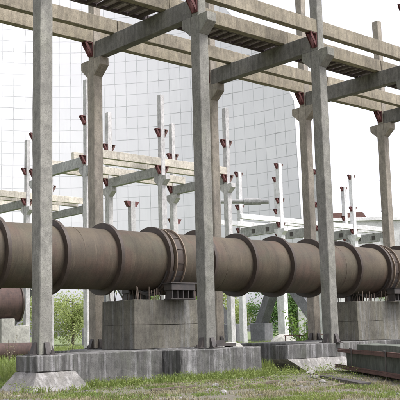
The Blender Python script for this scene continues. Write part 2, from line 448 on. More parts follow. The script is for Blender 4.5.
# white columns to the right
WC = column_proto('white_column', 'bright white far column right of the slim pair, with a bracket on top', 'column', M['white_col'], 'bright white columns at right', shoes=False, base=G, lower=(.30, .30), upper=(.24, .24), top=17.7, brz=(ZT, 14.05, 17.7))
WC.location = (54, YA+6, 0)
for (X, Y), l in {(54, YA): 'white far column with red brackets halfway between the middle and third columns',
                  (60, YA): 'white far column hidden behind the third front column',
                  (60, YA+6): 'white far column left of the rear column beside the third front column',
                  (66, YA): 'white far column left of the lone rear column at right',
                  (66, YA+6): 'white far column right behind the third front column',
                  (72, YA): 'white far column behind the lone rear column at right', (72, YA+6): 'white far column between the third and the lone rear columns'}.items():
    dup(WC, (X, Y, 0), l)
for i, X in enumerate((54, 60, 66, 72)):
    m = MB(); m.box(-.2, .2, .31, 5.69, ZB+.003-.35, ZT-.003, .015); m.chip(3, .006, 95+i)
    o = m.obj('cross_beam', M['far_cross'], None, (X, YA, 0))
    for yy in (1.5, 3.6):
        m = MB(); m.box(-.24, -.203, yy, yy+.45, ZB-.1, ZB+.35); m.obj('plate', M['steel'], o)  # dark boxes on the beam face stand in for shaded holes
    tag(o, ['dark-spotted grey cross beam under the white beam, left of the white bracketed column', 'far white-rack cross beam left of the third front column', 'far white-rack cross beam right of the third front column', 'far white-rack cross beam left of the lone rear column'][i], 'beam', 'cross beams of the white trestle')
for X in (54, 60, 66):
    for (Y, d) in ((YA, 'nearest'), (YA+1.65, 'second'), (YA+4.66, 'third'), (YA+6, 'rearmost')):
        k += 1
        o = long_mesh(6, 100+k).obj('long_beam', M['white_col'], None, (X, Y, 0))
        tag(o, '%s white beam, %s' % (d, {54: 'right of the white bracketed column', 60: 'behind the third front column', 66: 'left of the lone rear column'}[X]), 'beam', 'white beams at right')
for (Y, d) in ((YA, 'nearer white beam running left from the white bracketed column'), (YA+4.66, 'farther white beam running left from the white bracketed column')):
    k += 1; o = long_mesh(6, 100+k).obj('long_beam', M['white_col'], None, (48.2, Y, 0)); tag(o, d, 'beam', 'white beams at right')
# thin broken stub pipe between the white columns
m = MB(); m.tube((50.5, YA+5.2, 14.1), (54.0, YA+1.6, 13.9), .22, n=12); m.tube((52.2, YA+3.5, 13.98), (53.4, YA+2.2, 13.94), .34, n=14)
tag(m.obj('steel_pipe', M['far_cross'], None), 'thin grey broken pipe hanging between the two white columns right of centre', 'pipe')
# small low columns further back
m = MB(); m.box(-.25, .25, -.25, .25, G, 12.6, .02)
r = thing('white_column', 'short pale column with a red bracket on top, between the two far bracketed columns', 'column', (36.4, 43.6, 0), 'short far columns')
m.obj('shaft', M['far_col'], r); m = MB(); m.prism([(-.75, 12.6), (.75, 12.6), (.45, 12.1), (-.45, 12.1)], 'y', -.2, .2); m.obj('steel_bracket', M['red'], r)
dup(r, (43.6, 46.0, -.9), 'short pale column with a bracket, just left of the middle front column')

# ------------------------------------------------------------------ the pipe
PY, PZ, PR = 3.0, 2.96, 1.0
pipe = thing('conduit_pipe', 'huge rusty brown conduit pipe with flange rings crossing the whole photo', 'pipe', (0, PY, G))
def child(o, p=pipe): o.location = (-p.location.x, -p.location.y, -p.location.z); return o
rings = [-4.03, -1.99, .05, 2.09, 4.13, 6.17, 8.21, 10.25, 12.29, 14.33, 16.37, 18.41, 20.45, 22.49, 24.5]
vis = [r for r in rings if -4.1 <= r <= 24.6]
def dent(rws, seed):
    for row in rws:
        for v in row:
            d = Vector((0, v.co.y-PY, v.co.z-PZ)); k_ = nz_.noise(Vector((v.co.x*.9, d.y*1.3, d.z*1.3+seed*3)))*.012 + nz_.noise(Vector((v.co.x*2.6, d.y*3, d.z*3)))*.004
            v.co += d*k_
from mathutils import noise as nz_
for i in range(len(vis)-1):
    a, b_ = vis[i], vis[i+1]
    bm = bmesh.new(); n = 128; cuts = 16; rws = []
    rr = random.Random(i)
    dz = rr.uniform(-.008, .008)
    for j in range(cuts+1):
        x = a+.045 + (b_-a-.09)*j/cuts
        rws.append([bm.verts.new((x, PY+PR*math.cos(2*PI*q/n), PZ+dz+PR*math.sin(2*PI*q/n)*(1+.002*math.sin(3*j)))) for q in range(n)])
    dent(rws, i)
    for j in range(cuts):
        for q in range(n): bm.faces.new((rws[j][q], rws[j+1][q], rws[j+1][(q+1) % n], rws[j][(q+1) % n]))
    bmesh.ops.recalc_face_normals(bm, faces=bm.faces)
    m = MB(); m.bm.free(); m.bm = bm
    o = m.obj('pipe_section', M['pipe'], pipe, smooth=True); child(o)
    xs = a + (b_-a)*rr.choice((.35, .62)); m = MB(); m.ring(xs-.008, xs+.008, PR-.02, PR+.004, PY, PZ, 128)
    if i % 3: m.bm.free(); continue
    o = m.obj('weld_seam', M['pipe'], pipe, smooth=True); child(o)
for i, x in enumerate(vis):
    m = MB(); m.ring(x-.06, x+.06, PR-.03, PR+.19, PY, PZ, 128)
    o = m.obj('flange_ring', M['ring'], pipe, smooth=False); child(o)
for x0 in (6.17, 18.41):
    for (dx, w) in ((.24, .035), (.62, .035)):
        m = MB(); m.ring(x0+dx, x0+dx+w, PR+.01, PR+.155, PY, PZ, 128)
        o = m.obj('clamp_ring', M['ring_edge'], pipe); child(o)
    m = MB(); m.ring(x0+.28, x0+.615, PR+.005, PR+.075, PY, PZ, 128)
    for q in range(14):
        a = 2*PI*q/14+.1; mt = Matrix.Translation((0, PY, PZ)) @ Matrix.Rotation(a, 4, 'X')
        m.box(x0+.28, x0+.615, PR+.07, PR+.10, -.03, .03, 0, mt)
    o = m.obj('clamp_band', M['ring'], pipe); child(o)
# saddles under the clamps
for x0, l in ((5.95, 'dark steel saddle under the pipe clamp on the left concrete block'), (18.2, 'dark steel saddle under the pipe clamp at the right edge')):
    r = thing('steel_saddle', l, 'saddle', (x0, PY, 1.6), 'steel saddles carrying the pipe')
    for s in (-1, 1):
        m = MB(); ys = sorted((s*.98, s*1.38))
        m.box(0, 1.05, ys[0], ys[1], .30, .52, .01)
        m.box(-.04, 1.09, ys[0]-.03, ys[1]+.03, .525, .56)
        m.obj('bearing_box', M['steel'], r)
        m = MB()
        for q in range(5): m.box(.04+q*.235, .07+q*.235, ys[0]+.03, ys[1]-.03, .03, .298)
        m.box(-.02, 1.07, ys[0], ys[1], .0, .027)
        m.obj('leg_set', M['steel'], r)
    m = MB()
    m.ring(.1, .95, PR+.06, PR+.10, 0, PZ-1.6, 40, PI*1.12, PI*1.88)
    m.obj('cradle', M['steel'], r)

# ------------------------------------------------------------------ concrete blocks and footings
def block(name, x0, x1, y0, y1, z0, z1, mat, label, cat, seed, group=None, bev=.025, lines=()):
    m = MB(); m.box(x0, x1, y0, y1, z0, z1, bev); m.chip(4, .010, seed)
    o = m.obj(name, mat, None); return tag(o, label, cat, group)
def pipe_block(x0, x1, label, seed):
    r = thing('pipe_support_block', label, 'concrete block', ((x0+x1)/2, PY, 0), 'tall concrete blocks under the pipe')
    off = lambda o: setattr(o, 'location', (-(x0+x1)/2, -PY, 0))
    y0, y1 = 2.1, 3.9
    m = MB(); m.box(x0, x1, y0, y1, .0, .78, .008); m.box(x0+.004, x1-.004, y0+.004, y1-.004, .782, 1.6, .012); m.chip(4, .009, seed)
    off(m.obj('body', M['wall_tall'], r))
    rr = random.Random(seed)
    for q in range(40):
        x = x0+.08 + (x1-x0-.2)*rr.random(); y = rr.choice((y0+.10, y0+.3, y1-.3, y1-.12)) + rr.uniform(-.03, .03)
        h = rr.uniform(.2, .45); dx = rr.uniform(-.05, .05)
        m = MB(); m.tube((x, y, 1.58), (x+dx, y+rr.uniform(-.05, .05), 1.6+h), .014, n=6)
        off(m.obj('rebar', M['rebar'], r))
    return r
pipe_block(4.75, 7.6, 'tall stained concrete block under the pipe, left of the middle front column', 11)
pipe_block(16.25, 19.3, 'tall stained concrete block under the pipe at the right edge, behind the rusty panel', 12)
# strip base under the blocks
def strip(x0, x1, label, seed):
    return block('footing_wall', x0, x1, .32, 2.0, G-.3, -.005, M['wall'], label, 'footing', seed, 'low concrete footing walls')
strip(.74, 4.46, 'long low streaked footing wall between the flared footing and the middle column base', 13)
block('block_footing', 3.4, 8.6, 2.01, 4.9, G-.3, -.003, M['wall'], 'broad footing directly under the left concrete block', 'footing', 14, 'low concrete footing walls')
# footing of F1 : block with a flared foot
def footing(name, X0, X1, Y0, Y1, zt, zm, fl, label, seed, mat='wall', foot='footing_pale'):
    r = thing(name, label, 'footing', ((X0+X1)/2, (Y0+Y1)/2, G), 'footings of the front columns')
    off = lambda o: setattr(o, 'location', (-(X0+X1)/2, -(Y0+Y1)/2, -G))
    m = MB(); m.box(X0, X1, Y0, Y1, zm, zt, .02); m.chip(3, .010, seed); off(m.obj('block', M[mat], r))
    b = bmesh.new()
    t_ = [b.verts.new((x, y, zm-.002)) for x, y in ((X0-.008, Y0-.008), (X1+.008, Y0-.008), (X1+.008, Y1+.008), (X0-.008, Y1+.008))]
    q_ = [b.verts.new((x, y, G-.15)) for x, y in ((X0-fl[0], Y0-fl[1]), (X1+fl[2], Y0-fl[1]), (X1+fl[2], Y1+.4), (X0-fl[0], Y1+.4))]
    b.faces.new(t_); b.faces.new(q_[::-1])
    for i in range(4): b.faces.new((t_[i], q_[i], q_[(i+1) % 4], t_[(i+1) % 4]))
    bmesh.ops.recalc_face_normals(b, faces=b.faces)
    bmesh.ops.bevel(b, geom=list(b.edges), offset=.012, segments=1, affect='EDGES')
    m = MB(); m.bm.free(); m.bm = b; m.chip(3, .014, seed+1); off(m.obj('flared_foot', M[foot], r))
    return r
footing('flared_footing', -.48, .70, -.52, .55, -.01, -.44, (.45, .42, .40), 'block footing with a flared pale foot under the leftmost front column', 21, foot='footing_pale')
block('column_footing', 4.50, 7.95, -.48, .9, G-.3, -.01, M['wall'], 'dark streaked concrete footing under the middle front column, its right end paler', 'footing', 23, 'footings of the front columns', .03)
footing('flared_footing', 9.35, 12.3, -.32, .42, -.002, -.48, (-.9, .35, .5), 'wide footing with a pale sloping foot under the third front column', 24)
block('column_footing', 5.4, 7.3, 5.2, 6.9, G-.3, -.01, M['wall'], 'low footing under the leftmost rear column', 'footing', 25, 'footings of the rear columns')
block('column_footing', 11.2, 13.4, 5.2, 6.9, G-.3, -.01, M['wall'], 'low footing behind the middle front column, under a rear column', 'footing', 26, 'footings of the rear columns')
block('column_footing', 13.1, 24.9, 1.2, 6.9, G-.3, -.01, M['wall'], 'long low footing strip under the right block and the right rear columns', 'footing', 27, 'footings of the rear columns')
block('column_footing', 17.2, 18.9, -.6, .7, G-.3, -.01, M['wall'], 'footing under the column at the right edge, behind the rusty panel', 'footing', 28, 'footings of the front columns')

# things on and around the footings
def lump(name, c, size, mat, label, cat, seed, sub=3, flat=.0):
    b = bmesh.new(); bmesh.ops.create_icosphere(b, subdivisions=sub, radius=1); r = random.Random(seed)
    ph = [(Vector((r.uniform(-1, 1), r.uniform(-1, 1), r.uniform(-1, 1))).normalized(), r.uniform(.72, .95)) for _ in range(16)]
    for v in b.verts:
        d = v.co.normalized(); k_ = 1
        for n_, h in ph:
            dd = d.dot(n_)
            if dd > .05: k_ = min(k_, h/dd)
        v.co = Vector((d.x*k_*size[0], d.y*k_*size[1], max(d.z*k_*size[2], -.35*size[2])))
    m = MB(); m.bm.free(); m.bm = b
    o = m.obj(name, mat, None, c); return tag(o, label, cat)
lump('concrete_lump', (8.9, 1.9, -.50), (.85, .6, .66), M['pale'], 'cream concrete lump at the right end of the middle column footing', 'rubble', 31)
lump('concrete_lump', (22.6, 12.2, -.6), (1.0, .8, .9), M['pale'], 'beige rounded lump behind the railing between the footings', 'rubble', 32)
m = MB(); m.box(6.55, 7.6, .35, .75, .03, .12); m.box(6.6, 6.7, .4, .7, -.01, .03); m.box(7.4, 7.5, .4, .7, -.01, .03); m.box(6.75, 7.15, .4, .7, .122, .22)
tag(m.obj('steel_bracket_plate', M['steel'], None), 'dark steel plate lying on the footing right of the middle column', 'steel plate')
r = thing('rusty_barrel', 'dark red rusty drum in the gap right of the middle column footing', 'barrel', (16.6, 6.0, G))
m = MB(); m.tube((0, 0, .0), (.04, 0, .62), .21, n=24)
m.obj('body', M['rust'], r, smooth=False)
for z in (.02, .3, .6):
    m = MB(); m.tube((z*.06, 0, z-.015), (z*.06, 0, z+.015), .225, n=24); m.obj('hoop', M['rust'], r)
block('concrete_slab', 17.2, 19.0, 5.0, 6.2, G-.05, G+.22, M['pale'], 'pale slab lying in the gap beside the rusty drum', 'slab', 33)
# railing in the gap
r = thing('steel_railing', 'thin rusty steel railing in the gap left of the third front column', 'railing', (20.6, 10.2, G))
for i in range(4):
    m = MB(); m.tube((i*.75, -i*.25, 0), (i*.75, -i*.25, 1.15), .03, n=8); m.obj('post', M['rust'], r)
for z in (.6, 1.13):
    m = MB(); m.tube((-.1, 0, z), (2.35, -.78, z), .025, n=8); m.obj('rail', M['rust'], r)

# ---- rusty steel form panel in the right foreground
P0 = Vector((11.22, -.95, G)); P1 = Vector((6.56, -6.85, G)); D = (P1-P0); LN = D.length; ang = math.atan2(D.y, D.x)
r = thing('steel_form_panel', 'long grey-green ribbed steel panel with two rusty red rails in the right foreground', 'steel panel', tuple(P0))
r.rotation_euler = (0, 0, ang)
m = MB()
x = .55
while x < LN+1.5:
    m.box(x, x+.105, .16, .20+.03*math.sin(x*40), .05, .64, .004); x += .115
m.box(.5, LN+1.6, .205, .24, .04, .62)
m.obj('ribbed_sheet', M['panel'], r)
for z, y, x0 in ((.70, .02, 0.12), (.17, -.05, -.1)):
    m = MB()
    m.box(x0, LN+1.7, y-.06, y+.16, z, z+.022); m.box(x0, LN+1.7, y-.065, y-.04, z-.07, z+.0); m.box(x0, LN+1.7, y-.065, y-.04, z+.024, z+.06)
    m.chip(3, .006, int(z*100)); m.obj('rail', M['rust'], r)
for xx in (2.3, 6.4):
    m = MB(); m.box(xx-.05, xx+.05, -.08, -.066, -.02, .80); m.box(xx-.09, xx+.09, -.12, -.08, .76, .80); m.obj('strut', M['steel'], r)
m = MB(); m.box(1.9, LN+1.4, .25, .40, .0, .34, .01); m.obj('sill_box', M['steel'], r)
m = MB(); m.box(1.0, LN+1.2, .42, 1.15, .0, .90, .015); m.chip(8, .012, 77); m.obj('backing_slab', M['panel'], r)
# lying boards and a crate-like block behind it
def board(name, p, q, w, h, mat, label, cat, z=G+.03):
    m = MB(); m.bar((p[0], p[1], z), (q[0], q[1], z+.03), w, h); m.chip(4, .006, int(p[0]*10)); return tag(m.obj(name, mat, None), label, cat, 'boards and beams lying in the grass')
board('board', (7.6, -3.4), (4.9, -7.0), .30, .07, M['steel'], 'long dark board lying in front of the ribbed panel', 'board')
if 0: board('board', (6.0, -4.3), (3.6, -7.6), .34, .04, M['wall'], 'grey flat concrete plank lying in the grass before the ribbed panel', 'plank')
board('board', (3.6, -4.2), (4.9, -4.0), .12, .05, M['weed_stick'], 'short dark stick lying in the dry grass at bottom centre', 'board')
board('board', (1.2, -3.2), (2.4, -3.5), .10, .05, M['weed_stick'], 'short dark stick in the grass below the long footing wall', 'board')


for i, (x, y, a, L, l) in enumerate([(2.6, -4.6, .4, .5, 'small dark broken slat in the grass near the bottom edge, left of centre'), (6.2, -2.6, 1.2, .7, 'small dark broken slat in the grass below the middle column footing'),
                                     (4.2, -6.4, .2, .8, 'small dark broken slat in the grass at bottom right of centre'), (8.3, -2.2, -.5, .9, 'small dark broken slat in the grass below the right flared footing')]):
    board('board', (x, y), (x+L*math.cos(a), y+L*math.sin(a)), .09, .03, M['weed_stick'], l, 'board', G+.02)
for i, (x, y, sz, l) in enumerate([(3.2, -3.4, .13, 'fist-sized pale stone in the trodden grass below the long footing wall'), (7.0, -3.5, .18, 'pale broken concrete chunk in the trodden grass below the gap'),
                                   (1.6, -5.4, .12, 'pale stone near the bottom edge left of centre'), (9.0, -1.6, .2, 'pale concrete chunk by the right flared footing'), (5.6, -5.0, .14, 'small pale chunk left of the dark board')]):
    o = lump('stone', (x, y, G+sz*.2), (sz, sz*.7, sz*.5), M['footing_pale'], l, 'stone', 60+i, 2)
# ------------------------------------------------------------------ left background: tank and scrap
def px(x, y, D):   # helper used only to place far things at sensible spots while writing (camera basis below)
    return None
M['scrap'] = rust('scrap_rust', (.06, .036, .03), (.09, .055, .046), (.03, .022, .02), .85, 1.3, .8)
r = thing('rusty_tank', 'reddish-brown rusty tank section on pale supports at the left edge under the pipe', 'tank', (19.2, 38.2, G))
r.rotation_euler = (0, 0, -math.radians(12))
m = MB(); m.tube((-3.4, 0, 3.85), (2.05, 0, 3.85), 1.25, n=64); m.obj('body', M['scrap'], r, smooth=False)
m = MB(); m.ring(2.0, 2.1, 1.2, 1.38, 0, 3.85, 64); m.obj('flange', M['ring'], r)
for xx in (-2.4, .9):
    m = MB(); m.box(xx-.5, xx+.5, -1.2, 1.2, 0, 2.72, .03); m.obj('support', M['pale'], r)
m = MB(); m.box(-4, 2.6, -.9, 1.3, 0.0, 2.2, .03); m.obj('plinth', M['pale'], r)
r = thing('scrap_pipe', 'rusty scrap pipe with a dark open end lying at the left behind the flared footing', 'pipe', (14.6, 28.2, G))
b = MB(); b.ring(-3.2, 1.8, .46, .52, 0, .52, 48); b.obj('tube', M['scrap'], r)
m = MB(); m.ring(-3.28, -3.2, .44, .66, 0, .52, 48); m.obj('collar', M['ring'], r)
r.rotation_euler = (0, 0, math.radians(-20))
block('concrete_beam_piece', 13.2, 17.2, 22.0, 22.5, G, G+.45, M['pale'], 'pale concrete beam piece lying in the grass at far left', 'beam', 35)

# ------------------------------------------------------------------ cooling tower
CAM = Vector((-12.855, -20.876, .514))
AX = math.radians(30.4)
u = Vector((math.sin(AX), math.cos(AX), 0)); v_ = Vector((math.cos(AX), -math.sin(AX), 0))
R0 = 39.5; CC = CAM + u*79; CC.z = 0
tower = thing('cooling_tower', 'unfinished pale cooling tower shell of concrete panels filling the background', 'cooling tower', (CC.x, CC.y, G))
ZS = 7.6; STEP = 1.55
def tp(th, z, dr=0):
    Rz = R0 - .055*(z-ZS) + .0008*(z-ZS)**2 + dr
    return Vector((CC.x, CC.y, 0)) + (u*math.cos(th) + v_*math.sin(th))*Rz + Vector((0, 0, z))
dth = STEP/R0
th0 = -.62; 
TH1 = 1.0       # right-hand edge of the unfinished wall
nth = int((TH1-th0)/dth); 
def ht(i):
    """height of the broken top edge at panel line i"""
    k_ = nth-i
    pts = [(0, 28), (1, 31), (2, 33.4), (4, 37.5), (6, 41.5), (8, 45.5), (11, 50), (14, 54), (999, 54)]
    for (a, za), (b_, zb) in zip(pts, pts[1:]):
        if a <= k_ <= b_: return za + (zb-za)*(k_-a)/(b_-a) + (.35*math.sin(k_*2.7) if k_ < 14 else 0)
bm = bmesh.new(); uvl = bm.loops.layers.uv.new('UVMap')
def quad(cs, uvs, flip=False):
    vs = [bm.verts.new(c) for c in cs]
    f = bm.faces.new(vs)
    for l, w in zip(f.loops, uvs): l[uvl].uv = w
T = .3
for i in range(nth):
    a, b_ = th0+i*dth, th0+(i+1)*dth
    ha, hb = ht(i), ht(i+1)
    nf = int((min(ha, hb)-ZS)/STEP)
    for j in range(nf+1):
        z0 = ZS+j*STEP; za, zb = (z0+STEP, z0+STEP) if j < nf else (ha+.01, hb+.01)
        U0, U1, V0 = i*STEP, (i+1)*STEP, j*STEP; Va, Vb = V0+za-z0, V0+zb-z0
        quad([tp(a, z0), tp(b_, z0), tp(b_, zb), tp(a, za)], [(U0, V0), (U1, V0), (U1, Vb), (U0, Va)])
        quad([tp(b_, z0, T), tp(a, z0, T), tp(a, za, T), tp(b_, zb, T)], [(U1, V0), (U0, V0), (U0, Va), (U1, Vb)])
        if i == nth-1: quad([tp(b_, z0), tp(b_, z0, T), tp(b_, zb, T), tp(b_, zb)], [(U1, V0), (U1+T, V0), (U1+T, Vb), (U1, Vb)])
        if i == 0: quad([tp(a, z0, T), tp(a, z0), tp(a, za), tp(a, za, T)], [(U1, V0), (U1+T, V0), (U1+T, Va), (U1, Va)])
    quad([tp(a, ha+.01), tp(b_, hb+.01), tp(b_, hb+.01, T), tp(a, ha+.01, T)], [(U0, 0), (U1, 0), (U1, T), (U0, T)])
bmesh.ops.remove_doubles(bm, verts=bm.verts, dist=.001)
m = MB(); m.bm.free(); m.bm = bm
o = m.obj('shell', M['tower'], tower); o.location = (-CC.x, -CC.y, -G)
# lower ring beam
bm = bmesh.new(); prev = None
for i in range(nth+1):
    th = th0+i*dth
    cur = [bm.verts.new(tp(th, z, d)) for z, d in ((ZS-1.0, -.35), (ZS-.002, -.35), (ZS-.002, .6), (ZS-1.0, .6))]
    if prev:
        for j in range(4): bm.faces.new((prev[j], prev[(j+1) % 4], cur[(j+1) % 4], cur[j]))
    else: bm.faces.new(cur)
    prev = cur
bm.faces.new(prev[::-1]); bmesh.ops.recalc_face_normals(bm, faces=bm.faces)
m = MB(); m.bm.free(); m.bm = bm
o = m.obj('ring_beam', M['leg'], tower); o.location = (-CC.x, -CC.y, -G)
LEGS = []
def leg(th_b, th_t):
    p = tp(th_b, G+2.0, 1.2); q = tp(th_t, ZS-1.0, .1)
    m = MB(); m.bar(p, q, 1.15, 1.15); o = m.obj('slanted_leg', M['leg'], tower); o.location = (-CC.x, -CC.y, -G)
    m = MB(); c = tp(th_b, 0, 1.2); rz = Matrix.Translation((c.x, c.y, 0)) @ Matrix.Rotation(-AX-th_b, 4, 'Z')
    m.box(-1.05, 1.05, -1.0, 1.0, G-.2, G+2.3, .05, rz); o = m.obj('leg_pier', M['leg'], tower); o.location = (-CC.x, -CC.y, -G)

# azimuth (seen from the yard) -> angle on the shell
def th_of(az):        # az measured from u, along the ray from the camera, far intersection
    a = az; s_ = 79/R0*math.sin(a)
    return a + math.asin(max(-1, min(1, s_)))
for c_ in (-320, -238, -156, -74, 8, 90, 172, 254):
    # pairs every 82/883 rad of bearing
    for s in (-1, 1):
        if c_ == 8 and s == 1: continue
        f = lambda pxx: th_of(math.atan((pxx-200)/883.) - math.atan(-180/883.))
        cx = c_ + 23
        leg(f(cx+27*s), f(cx+5*s))

# ------------------------------------------------------------------ far building at right
bl = thing('industrial_building', 'overexposed white industrial building with small windows at right', 'building', (88, 58, G))
bl.rotation_euler = (0, 0, math.radians(-42))
m = MB(); m.box(-9, 26, 0, 12, 0, 16.6, .05); m.obj('wall', M['white_col'], bl)
m = MB(); m.box(-9.4, 26.4, -.4, 12.4, 16.602, 17.1, .02); m.obj('roof', M['white_col'], bl)
for i in range(7):
    x = -6.9 + i*2.6
    o = thing('window', 'x', 'x'); del o['label']; del o['category']; del o['kind']; o.parent = bl
    m = MB(); m.box(x, x+1.25, -.05, -.002, 13.6, 14.5); m.obj('pane', M['steel'], o)
    m = MB(); m.box(x-.1, x+1.35, -.09, -.055, 13.45, 13.6); m.box(x-.1, x+1.35, -.09, -.055, 14.5, 14.6); m.obj('frame', M['white_col'], o)
m = MB(); m.prism([(-7.5, 17.1), (2, 17.1), (1.2, 18.2), (-6.5, 18.0)], 'y', 2, 7); m.obj('rusty_roof_housing', M['rust'], bl)

# ------------------------------------------------------------------ trees
def tree(x, y, h, w, leaf, label, seed, n=6500, ls=.27):
    rr = random.Random(seed)
    r = thing('tree', label, 'tree', (x, y, G), 'trees behind the tower legs')
    m = MB(); top = Vector((rr.uniform(-.4, .4), rr.uniform(-.4, .4), h*.8))
    segs = [Vector((0, 0, -.2))]
    for i in range(1, 6):
        segs.append(top*(i/5) + Vector((rr.uniform(-.15, .15), rr.uniform(-.15, .15), 0)))
    for i in range(5): m.tube(segs[i], segs[i+1], .22*(1-i*.17), .22*(1-(i+1)*.17), n=8, cap=False)
    tips = []
    for i in range(14):
        t = rr.uniform(.2, .95); p = top*t; a = rr.uniform(0, 2*PI); L = w*(.55+.5*rr.random())*(1-.5*t)
        q = p + Vector((math.cos(a)*L, math.sin(a)*L, L*rr.uniform(.1, .7))); m.tube(p, q, .07, .02, n=5, cap=False); tips += [q, (p+q)/2]
    m.obj('trunk', M['bark'], r)
    clumps = [(q, rr.uniform(.5, 1.1)*w*.42) for q in tips] + [(Vector((rr.uniform(-1, 1)*w*.6, rr.uniform(-1, 1)*w*.6, rr.uniform(.12, .5)*h)), w*.35) for _ in range(10)]
    bm = bmesh.new()
    for i in range(n):
        c, s = rr.choice(clumps)
        d = Vector((rr.gauss(0, 1), rr.gauss(0, 1), rr.gauss(0, .8))); d = d.normalized()*s*(rr.random()**.4)
        p = c+d; 
        if p.z < .1: continue
        a = Vector((rr.gauss(0, 1), rr.gauss(0, 1), rr.gauss(0, .6))).normalized(); b2 = a.cross(Vector((rr.gauss(0, 1), rr.gauss(0, 1), rr.gauss(0, 1)))).normalized()
        k1 = ls*rr.uniform(.5, 1.2)
        vs = [bm.verts.new(p + a*k1*.6), bm.verts.new(p + b2*k1*.35), bm.verts.new(p - a*k1*.6), bm.verts.new(p - b2*k1*.35)]
        bm.faces.new(vs)
    m = MB(); m.bm.free(); m.bm = bm; m.obj('crown', leaf, r)
Fw = Vector((.66, .74, 0)); Rt = Vector((.75, -.66, 0))
def at(pxx, depth):
    d = Fw*depth + Rt*((pxx-200)/883.*depth)
    return CAM.x + d.x, CAM.y + d.y
tl = [(-12, 132, 9, 5, 'leaf_pale', 'pale green tree beyond the left edge'),
      (48, 128, 9, 5, 'leaf_pale', 'pale green tree behind the leftmost front column'),
      (74, 126, 8, 4.5, 'leaf_pale', 'pale green bushy tree right of the leftmost front column, under the pipe'),
      (100, 140, 9, 5, 'leaf_pale', 'pale green tree behind the leftmost rear column'),
      (150, 140, 9, 5, 'leaf', 'green tree behind the left concrete block'),
      (190, 138, 9, 5, 'leaf', 'green tree behind the middle front column'),
      (229, 132, 9, 4.5, 'leaf_pale', 'pale yellow-green tree right of the middle front column, under the pipe'),
      (268, 128, 10, 4.2, 'leaf_deep', 'deep green tree framed by the slanted tower leg and the white column'),
      (296, 130, 9, 4.2, 'leaf', 'green tree right of the white column, left of the third front column'),
      (330, 135, 8, 4.5, 'leaf_deep', 'green tree seen just over the right concrete block'),
      (362, 132, 8, 4.5, 'leaf', 'green tree seen over the middle of the right concrete block'),
      (400, 128, 14, 5.5, 'leaf', 'taller green tree at the right edge beside the lone rear column')]
for i, (pxx, dp, h, w, lf, lb) in enumerate(tl):
    x, y = at(pxx, dp); tree(x, y, h, w, M[lf], lb, 200+i)
# near saplings/shrubs between footings
def shrub(x, y, h, n, mat, label, seed, ls=.1):
    rr = random.Random(seed); r = thing('shrub', label, 'shrub', (x, y, G))
    m = MB(); bm = bmesh.new()
    for i in range(9):
        a = rr.uniform(0, 2*PI); q = Vector((math.cos(a)*h*.4*rr.random(), math.sin(a)*h*.4*rr.random(), h*rr.uniform(.6, 1)))
        m.tube((0, 0, -.03), q, .012, .004, n=5, cap=False)
        for j in range(n//9):
            t = rr.uniform(.2, 1); p = q*t + Vector((rr.gauss(0, .06), rr.gauss(0, .06), rr.gauss(0, .05)))*h
            a_ = Vector((rr.gauss(0, 1), rr.gauss(0, 1), rr.gauss(0, .5))).normalized(); b2 = a_.cross(Vector((rr.gauss(0, 1), 0, 1))).normalized()
            k1 = ls*rr.uniform(.5, 1.2)
            bm.faces.new([bm.verts.new(p + a_*k1*.6), bm.verts.new(p + b2*k1*.3), bm.verts.new(p - a_*k1*.6), bm.verts.new(p - b2*k1*.3)])
    m.obj('stem', M['bark'], r); m = MB(); m.bm.free(); m.bm = bm; m.obj('foliage', mat, r)
x, y = at(300, 46); shrub(x, y, 2.6, 700, M['leaf'], 'leafy grey-green shrub in the gap left of the third front column', 301, .16)
x, y = at(72, 62); shrub(x, y, 2.6, 260, M['leaf_pale'], 'thin dry weed stalks right of the leftmost front column', 302, .14)
x, y = at(11, 48); shrub(x, y, 1.5, 60, M['straw'], 'bare dry weed at the left edge below the rusty tank', 303, .1)

# ------------------------------------------------------------------ ground, grass, rubble
bm = bmesh.new(); bmesh.ops.create_grid(bm, x_segments=60, y_segments=60, size=900)
for v in bm.verts: v.co.z = G
m = MB(); m.bm.free(); m.bm = bm
struct(m.obj('ground', M['ground'], None))
from mathutils import noise as mn
def blocked(x, y):
    for (a, b_, c, d) in ((-.95, 1.15, -1.0, .95), (.8, 4.5, .3, 4.8), (4.45, 8.0, -.5, .95), (9.8, 12.9, -.7, .95), (8.9, 12.4, -.35, .95), (13.1, 25, 1.2, 7), (17.1, 19, -.7, .8)):
        if a < x < b_ and c < y < d: return True
    return False
def blades(name, n, mat, gen, label, hr):
    rr = random.Random(hash(name) % 1000 if False else len(name)*17)
    vs = []; fs = []
    tries = 0; cnt = 0
    while cnt < n and tries < n*12:
        tries += 1
        g = gen(rr)
        if g is None: continue
        x, y, sc = g
        if blocked(x, y): continue
        h = rr.uniform(*hr)*sc; w = .006 + .006*rr.random() + h*.02; a = rr.uniform(0, 2*PI)
        lx, ly = rr.gauss(0, .35)*h, rr.gauss(0, .35)*h; c, s = math.cos(a)*w, math.sin(a)*w
        i0 = len(vs)
        vs += [(x-c, y-s, G-.01), (x+c, y+s, G-.01), (x+c*.6+lx*.4, y+s*.6+ly*.4, G+h*.6), (x-c*.6+lx*.4, y-s*.6+ly*.4, G+h*.6), (x+lx, y+ly, G+h)]
        fs += [(i0, i0+1, i0+2, i0+3), (i0+3, i0+2, i0+4)]; cnt += 1
    me = bpy.data.meshes.new(name); me.from_pydata(vs, [], fs); me.materials.append(mat)
    o = bpy.data.objects.new(name, me); COL.objects.link(o); o['kind'] = 'stuff'; o['label'] = label; o['category'] = 'grass'
    return o
def inview(x, y, m_=60):
    dx, dy = x-CAM.x, y-CAM.y; f = dx*.66+dy*.74; r_ = (dx*.75-dy*.66)
    return f > 15 and abs(r_/f*883) < 200+m_
